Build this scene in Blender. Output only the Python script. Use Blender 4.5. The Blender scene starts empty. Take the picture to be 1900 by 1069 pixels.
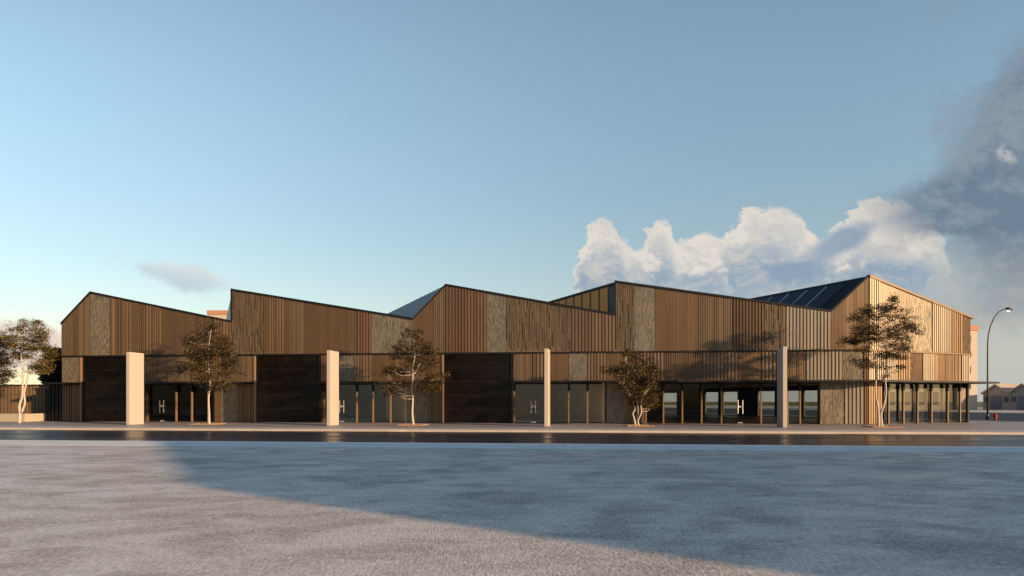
import bpy, math, random
from mathutils import Vector
R = math.radians
sc = bpy.context.scene
col = sc.collection

# ------------------------------------------------------------------ camera
cd = bpy.data.cameras.new("camera"); cam = bpy.data.objects.new("camera", cd); col.objects.link(cam)
cam.location = (0, 0, 1.6); cam.rotation_euler = (R(90), 0, 0)
cd.sensor_width = 36; cd.lens = 24; cd.shift_y = 0.1103; cd.clip_start = .1; cd.clip_end = 5000
sc.camera = cam
SUN_AZ = math.atan2(.80, -.60)          # clockwise from +Y
SUN_EL = R(10.5)
sc.view_settings.view_transform = 'Standard'; sc.view_settings.look = 'None'
sc.view_settings.exposure = 0.35; sc.view_settings.gamma = 1
sc.cycles.max_bounces = 8; sc.cycles.transparent_max_bounces = 16
sc.cycles.caustics_reflective = False; sc.cycles.caustics_refractive = False
sc.cycles.sample_clamp_indirect = 4

# ------------------------------------------------------------------ sun
ld = bpy.data.lights.new("sun", 'SUN'); ld.energy = 5.0; ld.angle = R(.6); ld.color = (1, .67, .38)
sun = bpy.data.objects.new("sun", ld); col.objects.link(sun)
sv = Vector((math.sin(SUN_AZ)*math.cos(SUN_EL), math.cos(SUN_AZ)*math.cos(SUN_EL), math.sin(SUN_EL)))
sun.rotation_euler = sv.to_track_quat('Z', 'Y').to_euler(); sun.location = (60, -40, 30)

# ------------------------------------------------------------------ node helpers
class N:
    """tiny expression wrapper over math nodes"""
    def __init__(s, nt, sock): s.nt = nt; s.s = sock
    def _m(s, op, *o, clamp=False):
        n = s.nt.nodes.new('ShaderNodeMath'); n.operation = op; n.use_clamp = clamp
        for i, v in enumerate((s,)+o):
            if isinstance(v, N): s.nt.links.new(v.s, n.inputs[i])
            else: n.inputs[i].default_value = v
        return N(s.nt, n.outputs[0])
    def __add__(s, o): return s._m('ADD', o)
    __radd__ = __add__
    def __mul__(s, o): return s._m('MULTIPLY', o)
    __rmul__ = __mul__
    def __sub__(s, o): return s._m('SUBTRACT', o)
    def __rsub__(s, o): return (s*-1.0)+o
    def __truediv__(s, o): return s._m('DIVIDE', o)
    def max(s, o): return s._m('MAXIMUM', o)
    def min(s, o): return s._m('MINIMUM', o)
    def gt(s, o): return s._m('GREATER_THAN', o)
    def exp(s): return s._m('EXPONENT')
    def ss(s, a, b):
        n = s.nt.nodes.new('ShaderNodeMapRange'); n.interpolation_type = 'SMOOTHSTEP'
        s.nt.links.new(s.s, n.inputs[0]); n.inputs[1].default_value = a; n.inputs[2].default_value = b
        return N(s.nt, n.outputs[0])
def comb(nt, x, y, z=0.0):
    n = nt.nodes.new('ShaderNodeCombineXYZ')
    for i, v in enumerate((x, y, z)):
        if isinstance(v, N): nt.links.new(v.s, n.inputs[i])
        else: n.inputs[i].default_value = v
    return n.outputs[0]
def noise(nt, vec, scale=1., detail=4, rough=.55, dist=0., lac=2.):
    n = nt.nodes.new('ShaderNodeTexNoise'); n.inputs['Scale'].default_value = scale
    n.inputs['Detail'].default_value = detail; n.inputs['Roughness'].default_value = rough
    n.inputs['Distortion'].default_value = dist; n.inputs['Lacunarity'].default_value = lac
    if vec is not None: nt.links.new(vec, n.inputs['Vector'])
    return N(nt, n.outputs[0])
def mixc(nt, f, a, b, mode='MIX'):
    n = nt.nodes.new('ShaderNodeMix'); n.data_type = 'RGBA'; n.blend_type = mode
    if isinstance(f, N): nt.links.new(f.s, n.inputs[0])
    else: n.inputs[0].default_value = f
    for i, v in ((6, a), (7, b)):
        if isinstance(v, tuple): n.inputs[i].default_value = (*v, 1)
        else: nt.links.new(v, n.inputs[i])
    return n.outputs[2]

# ------------------------------------------------------------------ world: Nishita sky + clouds at infinity
w = bpy.data.worlds.new("World"); sc.world = w; w.use_nodes = True
nt = w.node_tree; nt.nodes.clear()
out = nt.nodes.new('ShaderNodeOutputWorld'); bg = nt.nodes.new('ShaderNodeBackground')
sky = nt.nodes.new('ShaderNodeTexSky'); sky.sky_type = 'NISHITA'; sky.sun_disc = False
sky.sun_elevation = SUN_EL; sky.sun_rotation = SUN_AZ
sky.air_density = 1.0; sky.dust_density = .35; sky.ozone_density = 1.5
SKY_S = 0.15
bg.inputs[1].default_value = SKY_S
tc = nt.nodes.new('ShaderNodeTexCoord'); sx = nt.nodes.new('ShaderNodeSeparateXYZ')
nt.links.new(tc.outputs['Generated'], sx.inputs[0])
X, Y, Zc = (N(nt, sx.outputs[i]) for i in range(3))
Yp = Y.max(.08)
a = X/Yp; e = Zc/Yp
front = Y.ss(.08, .25)
def pa(px): return (px-950)/1267.
def pe(py): return (744-py)/1267.
# tint of the clear sky (thin golden-hour haze): pale towards the horizon
tint = mixc(nt, e.ss(0.0, .55), (.94, .82, .76), (1.38, 1.31, 1.17))
tint = mixc(nt, e.ss(-.02, .07), (.74, .82, 1.08), tint)
tint = mixc(nt, Y.ss(.3, .75).max(Zc.ss(.45, .9)), (.36, .37, .41), tint)
skyc = mixc(nt, 1.0, sky.outputs[0], tint, 'MULTIPLY')
K = 1/SKY_S/1.27
def C3(r, g, b): return (r*K, g*K, b*K)
n1 = noise(nt, comb(nt, a*9, e*12), 1, 6, .6)
n2 = noise(nt, comb(nt, a*26, e*34, 3.), 1, 6, .62, .6)
n3 = noise(nt, comb(nt, a*5, e*8, 9.), 1, 6, .6, .4)
n4 = noise(nt, comb(nt, a*60, e*70, 5.), 1, 4, .6)
# high horizon veil on the right
veil = a.ss(.28, .68)*(1-e.ss(.08, .30))*(n3*1.2+.35).min(1.)
cur = mixc(nt, veil*.85*front, skyc, C3(.50, .52, .50))
# soft low warm cloud at far left
def blob(px, py, rx, ry, rot=0.):
    da = (a-pa(px)); de = (e-pe(py))
    c, s_ = math.cos(rot), math.sin(rot)
    u = (da*c+de*s_)*(1267./rx); v = (de*c-da*s_)*(1267./ry)
    return ((u*u+v*v)*-1.0).exp()
lc = (blob(20, 640, 130, 50)*1.5+(n3-.5)*1.2).ss(.30, .9)
cur = mixc(nt, lc*.9*front, cur, C3(.80, .64, .56))
wis = blob(335, 512, 150, 30, -.2)*.95+(n1-.5)*1.7+(n2-.5)*1.1+(n4-.5)*.3
wm = wis.ss(.30, .95)*blob(335, 512, 260, 75).ss(.05, .45)
cur = mixc(nt, wm*.6*front, cur, mixc(nt, (e-(a*-.22)).ss(pe(512)+.22*pa(330)-.012, pe(512)+.22*pa(330)+.018), C3(.45, .52, .60), C3(.72, .66, .64)))
# cumulus: silhouette as a curve over azimuth, billows from noise
fc = nt.nodes.new('ShaderNodeFloatCurve')
pts = [(1040, 760), (1062, 500), (1072, 450), (1088, 420), (1110, 408), (1145, 409), (1168, 452), (1198, 446), (1215, 412), (1232, 404), (1258, 446),
       (1300, 424), (1335, 436), (1360, 404), (1395, 384), (1440, 384), (1492, 402), (1520, 436), (1560, 404), (1598, 378), (1640, 364),
       (1692, 378), (1728, 410), (1758, 470), (1790, 540), (1850, 640), (1900, 760)]
cv = fc.mapping.curves[0]
A0, A1, E1 = pa(1030), pa(1910), .36
pp = [((pa(x)-A0)/(A1-A0), max(0, pe(y)/E1)) for x, y in pts]
cv.points[0].location = (0, 0); cv.points[1].location = (1, 0)
for p in pp: cv.points.new(*p)
for p in cv.points: p.handle_type = 'AUTO_CLAMPED'
fc.mapping.update()
aw = a+(n1-.5)*.07+(n2-.5)*.045+(n4-.5)*.012
nt.links.new((((aw-A0)/(A1-A0)).max(0.).min(1.)).s, fc.inputs['Value'])
top = N(nt, fc.outputs[0])*E1 + (n1-.5)*.035 + (n2-.5)*.055 + (n4-.5)*.018
dd = top-e
holes = (n3*.6+n1*.4)
cm = dd.ss(-.001, .010)
# thickness fades toward base
lit = 1-((dd-blob(1670, 450, 80, 40)*.07)*16.0+(n1-.5)*3.0+(n2-.5)*2.2+(n4-.5)*.8).ss(.05, 1.25)
lump = (n2*.6+n1*.4)
shade = mixc(nt, (lump+(e-.18)*1.2).ss(.44, .66), C3(.27, .37, .48), C3(.58, .57, .55))
ccol = mixc(nt, lit, shade, C3(.77, .71, .64))
base_fade = e.ss(.115, .19)
ccol = mixc(nt, base_fade, mixc(nt, n1.ss(.35, .65), C3(.40, .49, .56), C3(.60, .60, .57)), ccol)
blotch = (blob(1555, 450, 80, 32, .45)+blob(1480, 505, 90, 24)*.8+blob(1715, 392, 80, 26, .3)*.8+blob(1640, 540, 110, 18)*.6-blob(1680, 465, 70, 34)*.5+(n1-.5)*.9).ss(.35, .85)
ccol = mixc(nt, blotch*.85, ccol, C3(.24, .34, .47))
cmask = cm*(1-a.ss(pa(1700), pa(1830)))*(1-(a.ss(pa(1660), pa(1800))*(holes).ss(.44, .58)*.9))
cur = mixc(nt, cmask*front*.97, cur, ccol)
# grey-blue bank drifting before the cumulus, upper right
dk = (blob(1880, 310, 150, 120, .7)*1.0+blob(1950, 160, 130, 110, .7)*.9+blob(1750, 385, 190, 48, .12)*1.25+blob(1900, 500, 130, 110)*.9+blob(1760, 585, 200, 40)*.5
      + (n3-.5)*.8+(n1-.5)*1.3+(n2-.5)*.9+(n4-.5)*.25)
dkm = dk.ss(.05, .98)*a.ss(pa(1530), pa(1760))
dcol = mixc(nt, (n1*.55+n2*.45+(n3-.5)*.4).ss(.40, .60), C3(.145, .205, .285), C3(.26, .31, .37))
dcol = mixc(nt, e.ss(.04, .26), mixc(nt, n1.ss(.4, .6), C3(.40, .44, .45), C3(.60, .55, .48)), dcol)
cur = mixc(nt, dkm*.93*front, cur, dcol)
# small bright wisp inside the dark bank
sw = (blob(1868, 290, 20, 34, .9)+(n2-.5)*2.2+(n4-.5)*.8).ss(.5, 1.3)
cur = mixc(nt, sw*front*.8, cur, C3(.66, .62, .60))
nt.links.new(cur, bg.inputs[0]); nt.links.new(bg.outputs[0], out.inputs[0])

# ------------------------------------------------------------------ materials
def newmat(name):
    m = bpy.data.materials.new(name); m.use_nodes = True
    t = m.node_tree; p = t.nodes['Principled BSDF']
    return m, t, p
def objco(t, sc3=(1, 1, 1), gen='Object'):
    c = t.nodes.new('ShaderNodeTexCoord'); mp = t.nodes.new('ShaderNodeMapping'); mp.inputs['Scale'].default_value = sc3
    t.links.new(c.outputs[gen], mp.inputs[0]); return mp.outputs[0]
def bump(t, p, h, strength=.3, dist=.02):
    b = t.nodes.new('ShaderNodeBump'); b.inputs['Strength'].default_value = strength; b.inputs['Distance'].default_value = dist
    t.links.new(h.s, b.inputs['Height']); t.links.new(b.outputs[0], p.inputs['Normal'])
def simple(name, colr, rough=.6, metal=0., var=.12, nscale=3., bmp=0., island=0., stretch=(1, 1, 1), spec=.5):
    m, t, p = newmat(name)
    p.inputs['Metallic'].default_value = metal; p.inputs['Specular IOR Level'].default_value = spec
    co = objco(t, stretch)
    nz = noise(t, co, nscale, 5, .6)
    f = (nz-.5)*(2*var)+1.0
    if island:
        g = t.nodes.new('ShaderNodeNewGeometry')
        f = f*((N(t, g.outputs['Random Per Island'])-.5)*(2*island)+1.0)
    cc = comb(t, f*colr[0], f*colr[1], f*colr[2]); t.links.new(cc, p.inputs['Base Color'])
    rr = (nz-.5)*.25+rough; t.links.new(rr.s, p.inputs['Roughness'])
    if bmp: bump(t, p, noise(t, co, nscale*8, 4, .6), bmp, .01)
    return m
M = {}
clad = dict(rough=.42, metal=.55, nscale=.7, stretch=(1, 1, .25))
M['bronze'] = simple('bronze cladding', (.262, .176, .106), var=.14, island=.22, **clad)
M['brown'] = simple('brown cladding', (.20, .127, .073), var=.12, island=.10, **clad)
M['red'] = simple('reddish cladding', (.26, .15, .095), var=.14, island=.18, **clad)
M['tan'] = simple('grey tan textured cladding', (.31, .27, .205), var=.15, island=.32, **clad)
M['dark'] = simple('dark textured cladding', (.12, .078, .045), var=.2, island=.25, **clad)
M['cream'] = simple('pale champagne cladding', (.40, .345, .27), var=.10, island=.12, **clad)
M['sand'] = simple('sand bronze cladding', (.29, .235, .175), var=.10, island=.12, **clad)
M['olive'] = simple('olive bronze cladding', (.235, .17, .107), var=.16, island=.22, **clad)
M['black'] = simple('black metal', (.018, .017, .018), .45, .3)
M['soffit'] = simple('pale soffit', (.62, .56, .50), .6)  # ceiling tone raised to bounce light into the rooms
M['edge'] = simple('bronze edge metal', (.20, .14, .09), .45, .5)
M['copper'] = simple('copper trim', (.45, .28, .19), .4, .4)
M['roof'] = simple('dark standing seam roof', (.02, .025, .035), .6, 0, spec=.15)
M['seam'] = simple('pale roof seam', (.62, .62, .62), .6, 0)
M['wood'] = simple('oiled wood', (.25, .165, .09), .5, 0, .25, 2., .2, stretch=(4, 4, .4))
M['concrete'] = simple('pale smooth concrete', (.56, .50, .43), .7, 0, .06, 1.4, .08)
M['plaster'] = simple('interior plaster', (.86, .72, .53), .8, 0, .05)
M['brownwall'] = simple('interior brown wall', (.16, .09, .045), .5, 0, .1)
M['darkwall'] = simple('interior dark wall', (.45, .36, .26), .7)
M['ifloor'] = simple('interior dark floor', (.06, .036, .022), .45, 0, .25, .6, spec=.25)
M['steel'] = simple('brushed steel', (.85, .83, .80), .3, .6)
M['bark'] = simple('pale bark', (.55, .49, .43), .8, 0, .18, 9., .4)
M['redpaint'] = simple('red painted iron', (.35, .02, .015), .4, 0, .15, 12.)
M['pole'] = simple('dark green pole paint', (.05, .06, .05), .4, .3)
M['soil'] = simple('tree pit timber', (.42, .27, .15), .8, 0, .3, 20., .4)
M['planter'] = simple('cream rendered wall', (.50, .44, .35), .8, 0, .08, 2., .15)
M['fencemetal'] = simple('brown corrugated fence', (.26, .17, .10), .55, .3, .15, 1., island=.2)
M['shedwall'] = simple('grey shed cladding', (.34, .33, .33), .7, 0, .1, .3)
M['sheddoor'] = simple('blue grey roller door', (.16, .20, .27), .5, .2, .1, .3)
M['shedroof'] = simple('pale shed roof', (.55, .45, .36), .7, 0, .1, .3)
M['render'] = simple('cream rendered facade', (.60, .54, .47), .8, 0, .1, .2)
M['orange'] = simple('orange roof band', (.55, .27, .16), .7, 0, .1, .5)
M['winglass'] = simple('dark window glass', (.08, .10, .13), .15)
M['grass'] = simple('verge grass', (.10, .13, .04), .9, 0, .3, .8)
M['hedge'] = simple('far hedge', (.10, .12, .06), .9, 0, .4, .6)

def glassmat(name, tint, refl=1.0):
    m, t, p = newmat(name)
    o = t.nodes['Material Output']
    tr = t.nodes.new('ShaderNodeBsdfTransparent'); tr.inputs[0].default_value = (*tint, 1)
    gl = t.nodes.new('ShaderNodeBsdfGlossy'); gl.inputs['Roughness'].default_value = .02
    gl.inputs[0].default_value = (.9, .92, .95, 1)
    fr = t.nodes.new('ShaderNodeFresnel'); fr.inputs[0].default_value = 1.5
    f = N(t, fr.outputs[0])*refl
    mx = t.nodes.new('ShaderNodeMixShader'); t.links.new(f.s, mx.inputs[0])
    t.links.new(tr.outputs[0], mx.inputs[1]); t.links.new(gl.outputs[0], mx.inputs[2]); t.links.new(mx.outputs[0], o.inputs[0])
    return m
M['glass'] = glassmat('clear tinted glass', (.96, .96, .94), .3)
M['bronzeglass'] = glassmat('bronze tinted glass', (.84, .81, .75), .3)
M['skyglass'] = simple('navy skylight glass', (.008, .014, .04), .1, 0, .1, spec=.2)
M['darkpane'] = simple('matt dark roof pane', (.012, .016, .028), .6, 0, .1, spec=.03)
M['barmetal'] = simple('bright roof bar', (.40, .42, .45), .4, .8, .05)
m, t, p = newmat('glowing amber clerestory pane')
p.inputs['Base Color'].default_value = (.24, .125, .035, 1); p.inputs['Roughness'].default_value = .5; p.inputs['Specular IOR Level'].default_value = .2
p.inputs['Emission Color'].default_value = (.5, .24, .05, 1); p.inputs['Emission Strength'].default_value = .14  # golden light put into the panes as colour and a weak glow
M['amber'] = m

# shutter: near-black bronze sheet with faint mottling and section joints
m, t, p = newmat('dark bronze door sheet')
co = objco(t); nz = noise(t, co, 1.6, 6, .65, .5); nf = noise(t, co, 30, 2, .5)
sp = t.nodes.new('ShaderNodeSeparateXYZ'); t.links.new(co, sp.inputs[0])
f = nz.ss(.35, .75)*.8+nf*.35
t.links.new(comb(t, f*.012+.003, f*.007+.0025, f*.004+.0022), p.inputs['Base Color'])
p.inputs['Metallic'].default_value = .2
t.links.new((nz*.3+.12).s, p.inputs['Roughness']); p.inputs['Specular IOR Level'].default_value = .35
M['shutter'] = m

# leaves
def leafmat(name, c1, c2):
    m, t, p = newmat(name)
    g = t.nodes.new('ShaderNodeNewGeometry'); rnd = N(t, g.outputs['Random Per Island'])
    cc = mixc(t, rnd.ss(.45, 1.0), c1, c2)
    t.links.new(cc, p.inputs['Base Color']); p.inputs['Roughness'].default_value = .5
    tl = t.nodes.new('ShaderNodeBsdfTranslucent'); t.links.new(cc, tl.inputs[0])
    mx = t.nodes.new('ShaderNodeMixShader'); mx.inputs[0].default_value = .25
    t.links.new(p.outputs[0], mx.inputs[1]); t.links.new(tl.outputs[0], mx.inputs[2])
    t.links.new(mx.outputs[0], t.nodes['Material Output'].inputs[0])
    return m
M['trim'] = simple('dull bronze trim', (.038, .024, .013), .5, .2, .6, 1.5)
M['leaf'] = leafmat('sun and shade leaves', (.010, .009, .005), (.32, .20, .05))  # near-black shade and golden sun tones put into random leaves
M['leafsunlit'] = leafmat('sunlit gold leaves', (.06, .045, .012), (.52, .35, .08))  # sunlight on the far-left crown put into the leaf colour
M['leafdark'] = leafmat('dark leaves', (.03, .04, .015), (.07, .075, .025))

# ground
m, t, p = newmat('sandblasted concrete paving')
co = objco(t); big = noise(t, objco(t, (.42, .50, 1)), 1., 5, .6, .7); big2 = noise(t, objco(t, (1.0, 1.5, 1)), 1., 5, .65, .5)
fine = noise(t, objco(t, (1, .3, 1)), 38, 1, .6); mid = noise(t, objco(t, (1, .4, 1)), 15, 5, .8)
g = (big*.5+big2*.5)
v = g.ss(.35, .61)*.28+(fine-.5)*.8+(mid-.5)*.6+.42
v = v.max(.02)
t.links.new(comb(t, v*1.13, v*.96, v*.84), p.inputs['Base Color'])
t.links.new(((1-g.ss(.33, .64))*.40+fine*.15+.30).s, p.inputs['Roughness'])
p.inputs['Specular IOR Level'].default_value = .45
bump(t, p, fine*.6+mid*1.2, .5, .02)
M['plaza'] = m
m, t, p = newmat('wet dark asphalt')
co = objco(t); big = noise(t, objco(t, (.10, .5, 1)), 1., 5, .6, .5); fine = noise(t, co, 40, 3, .7)
v = (fine-.5)*.014+big*.012+.012
t.links.new(comb(t, v, v*1.1, v*1.7), p.inputs['Base Color'])
t.links.new((big.ss(.3, .7)*.18+.22).s, p.inputs['Roughness']); p.inputs['Specular IOR Level'].default_value = .14
bump(t, p, fine, .06, .004)
M['asphalt'] = m
M['dryroad'] = simple('dry blue-grey asphalt', (.045, .052, .068), .7, 0, .12, .4, spec=.15)
def slabs(name, base, sx_, sy_, rough, mortar=.6, ang=0):
    m, t, p = newmat(name)
    c = t.nodes.new('ShaderNodeTexCoord'); mp = t.nodes.new('ShaderNodeMapping'); mp.inputs['Rotation'].default_value = (0, 0, ang)
    t.links.new(c.outputs['Object'], mp.inputs[0])
    b = t.nodes.new('ShaderNodeTexBrick'); t.links.new(mp.outputs[0], b.inputs[0])
    b.inputs['Scale'].default_value = 1; b.inputs['Brick Width'].default_value = sx_; b.inputs['Row Height'].default_value = sy_
    b.inputs['Mortar Size'].default_value = .012; b.offset = 0
    b.inputs['Color1'].default_value = (*[x*1.05 for x in base], 1); b.inputs['Color2'].default_value = (*[x*.93 for x in base], 1)
    b.inputs['Mortar'].default_value = (*[x*mortar for x in base], 1)
    nz = noise(t, mp.outputs[0], 1.2, 5, .6)
    f = (nz-.5)*.35+1.0
    cc = mixc(t, 1.0, b.outputs[0], comb(t, f, f, f), 'MULTIPLY')
    t.links.new(cc, p.inputs['Base Color'])
    t.links.new(((nz-.5)*.3+rough).s, p.inputs['Roughness'])
    return m
FA = math.atan2(-.10912, .99403)
M['sidewalk'] = slabs('sidewalk slabs', (.42, .37, .35), .6, .6, .5, ang=-FA)
M['kerbband'] = slabs('pale kerb band slabs', (.62, .55, .49), 1.0, .8, .55, .8, ang=-FA)
M['tactile'] = slabs('pale tile strip', (.86, .86, .83), .4, .4, .8, .7, ang=-FA)

# ------------------------------------------------------------------ mesh helpers
class MB:
    def __init__(s): s.v = []; s.f = []
    def face(s, *pts):
        i = len(s.v); s.v += [tuple(p) for p in pts]; s.f.append(tuple(range(i, i+len(pts))))
    def hexa(s, b, t_):
        """b, t_: four bottom and four top points, same winding (counter-clockwise from above)"""
        i = len(s.v); s.v += [tuple(p) for p in b]+[tuple(p) for p in t_]
        s.f += [(i+3, i+2, i+1, i), (i+4, i+5, i+6, i+7)]
        for k in range(4):
            j = (k+1) % 4; s.f.append((i+k, i+j, i+4+j, i+4+k))
    def prism(s, poly, z0, z1):
        n = len(poly); i = len(s.v)
        s.v += [(x, y, z0) for x, y in poly]+[(x, y, z1) for x, y in poly]
        s.f += [tuple(range(i+n-1, i-1, -1)), tuple(range(i+n, i+2*n))]
        for k in range(n):
            j = (k+1) % n; s.f.append((i+k, i+j, i+n+j, i+n+k))
    def tube(s, pts, rad, seg=7, cap=True):
        pts = [Vector(p) for p in pts]; base = len(s.v); n = len(pts)
        for k, p in enumerate(pts):
            d = (pts[min(k+1, n-1)]-pts[max(k-1, 0)]).normalized()
            ref = Vector((0, 1, 0)) if abs(d.y) < .9 else Vector((1, 0, 0))
            x = d.cross(ref).normalized(); y = d.cross(x)
            r_ = rad[k] if isinstance(rad, (list, tuple)) else rad
            for q in range(seg):
                th = 2*math.pi*q/seg; s.v.append(tuple(p+(x*math.cos(th)+y*math.sin(th))*r_))
        for k in range(n-1):
            for q in range(seg):
                q2 = (q+1) % seg
                s.f.append((base+k*seg+q, base+k*seg+q2, base+(k+1)*seg+q2, base+(k+1)*seg+q))
        if cap:
            s.f.append(tuple(base+q for q in range(seg-1, -1, -1))); s.f.append(tuple(base+(n-1)*seg+q for q in range(seg)))
    def lathe(s, prof, cx=0, cy=0, seg=16):
        s.tube([(cx, cy, z) for r_, z in prof], [max(r_, .001) for r_, z in prof], seg)
    def build(s, name, mat, parent=None, loc=None, smooth=False):
        me = bpy.data.meshes.new(name); me.from_pydata(s.v, [], s.f); me.update()
        import bmesh
        bm = bmesh.new(); bm.from_mesh(me); bmesh.ops.recalc_face_normals(bm, faces=bm.faces); bm.to_mesh(me); bm.free()
        me.materials.append(mat)
        if smooth:
            for p_ in me.polygons: p_.use_smooth = True
        o = bpy.data.objects.new(name, me); col.objects.link(o)
        if parent: o.parent = parent
        if loc is not None: o.location = loc
        return o
def tag(o, label=None, cat=None, group=None, kind=None):
    if label: o['label'] = label
    if cat: o['category'] = cat
    if group: o['group'] = group
    if kind: o['kind'] = kind
    return o
def empty(name, loc, label, cat, group=None, rz=0):
    o = bpy.data.objects.new(name, None); col.objects.link(o); o.location = loc; o.rotation_euler = (0, 0, rz)
    o.empty_display_size = .3
    return tag(o, label, cat, group)

# frames -------------------------------------------------------------
class Frame:
    """vertical plane: origin o, running direction d, outward normal n (2-D)"""
    def __init__(s, o, d, n): s.o, s.d, s.n = Vector(o), Vector(d), Vector(n)
    def p(s, u, w_, z): q = s.o+s.d*u+s.n*w_; return (q.x, q.y, z)
    def q(s, u, w_=0): q = s.o+s.d*u+s.n*w_; return (q.x, q.y)
    def box(s, mb, u0, u1, w0, w1, z0, z1, z1b=None):
        z1b = z1 if z1b is None else z1b
        mb.hexa([s.p(u0, w0, z0), s.p(u1, w0, z0), s.p(u1, w1, z0), s.p(u0, w1, z0)],
                [s.p(u0, w0, z1), s.p(u1, w0, z1b), s.p(u1, w1, z1b), s.p(u0, w1, z1)])
CO = (24.3, 46.6)
tdir, sdir, rdir = (-.99403, .10912), (.9142, .4053), (-.4053, .9142)
FR = Frame(CO, tdir, (-.10912, -.99403))            # long street front, u runs to the left from the corner
SD = Frame(CO, sdir, (.4053, -.9142))               # short corner front
SL = 10.79
EO = SD.q(SL)
EA = Frame(EO, rdir, sdir)                           # east flank, going back
DEPTH = 44.

# ------------------------------------------------------------------ ground & roads
def structure(name, mb, mat, **k): o = mb.build(name, mat, **k); o['kind'] = 'structure'; return o
mb = MB(); mb.face((-900, -300, -.16), (1200, -300, -.16), (1200, 1500, -.16), (-900, 1500, -.16)); structure('ground', mb, M['grass'])
def fr_poly(u0, u1, w0, w1): return [FR.q(u0, w0), FR.q(u1, w0), FR.q(u1, w1), FR.q(u0, w1)]
W_K = 11.75      # kerb line distance in front of the facade
W_R = 23.35      # near road edge
W_T = 26.2       # near edge of pale strip
mb = MB(); mb.prism(fr_poly(-140, 220, W_K-.5, W_R+.5), -.135, -.11)
structure('main_road', mb, M['asphalt'])
mb = MB(); mb.prism(fr_poly(-140, 220, W_R, W_T), -.3, 0.0); structure('tile_strip', mb, M['tactile'])
mb = MB(); mb.prism(fr_poly(-140, 220, W_T, W_T+110), -.3, -.004); structure('plaza_paving', mb, M['plaza'])
# sidewalk island bounded by front kerb and side kerb (parallel to rdir)
KS = 6.3
def corner_pt(ws, wf):
    """point with distance ws east of the flank line and wf in front of the facade"""
    o = Vector(EO)+Vector(sdir)*ws; r_ = Vector(rdir)
    k = (Vector(CO)+FR.n*wf-o).dot(FR.n)/r_.dot(FR.n)
    q = o+r_*k; return (q.x, q.y)
def side_pt(ws, k):
    q = Vector(EO)+Vector(sdir)*ws+Vector(rdir)*k; return (q.x, q.y)
poly = [FR.q(140, W_K-2.5), corner_pt(KS-2.0, W_K-2.5), side_pt(KS-.5, 120), side_pt(-60, 120), FR.q(140, -20)]
mb = MB(); mb.prism(poly, -.3, 0.0); structure('sidewalk', mb, M['sidewalk'])
mb = MB(); mb.prism([FR.q(140, W_K-.0), corner_pt(KS, W_K), corner_pt(KS, W_K-2.5), FR.q(140, W_K-2.5)], -.3, .003)
structure('kerb_band', mb, M['kerbband'])
mb = MB(); mb.prism([corner_pt(KS, W_K-2.5), side_pt(KS, 120), side_pt(KS-.5, 120), corner_pt(KS-.5, W_K-2.5)], -.3, .004)
structure('side_kerb', mb, M['kerbband'])
mb = MB(); mb.prism([side_pt(KS-.5, -60), side_pt(47, -60), side_pt(47, 260), side_pt(KS-.5, 260)], -.13, -.105)
structure('side_road', mb, M['dryroad'])
mb = MB(); mb.prism([side_pt(46.8, -40), side_pt(120, -40), side_pt(120, 260), side_pt(46.8, 260)], -.3, 0.0)
structure('far_pavement', mb, M['kerbband'])

# ------------------------------------------------------------------ the building
bld = empty('timber_toned_hall', (CO[0], CO[1], 0), 'long sawtooth-roofed hall clad in bronze brown vertical ribbed panels behind the sidewalk', 'building')
OFF = Vector((CO[0], CO[1], 0))
def part(name, mb, mat, parent=bld, smooth=False, label=None):
    mb.v = [tuple(Vector(v_)-OFF) for v_ in mb.v]
    o = mb.build(name, mat, smooth=smooth); o.parent = parent
    if label: o['label'] = label
    return o
RID = 10.08
PROF = [(59.67, 7.6), (57.2, 10.0), (45.72, 7.6), (45.70, 10.0), (31.75, 7.62), (29.3, 10.06), (17.07, 7.72), (17.05, 10.06), (2.45, 7.76), (0., 10.12)]
def ztop(u):
    P_ = PROF[::-1]
    for (u0, z0), (u1, z1) in zip(P_, P_[1:]):
        if u0 <= u <= u1: return z0+(z1-z0)*(u-u0)/max(u1-u0, 1e-6)
    return 7.6
EAVE = 7.80
def ztops(u): return 10.12+(EAVE-10.12)*u/SL
rng = random.Random(4)
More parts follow.
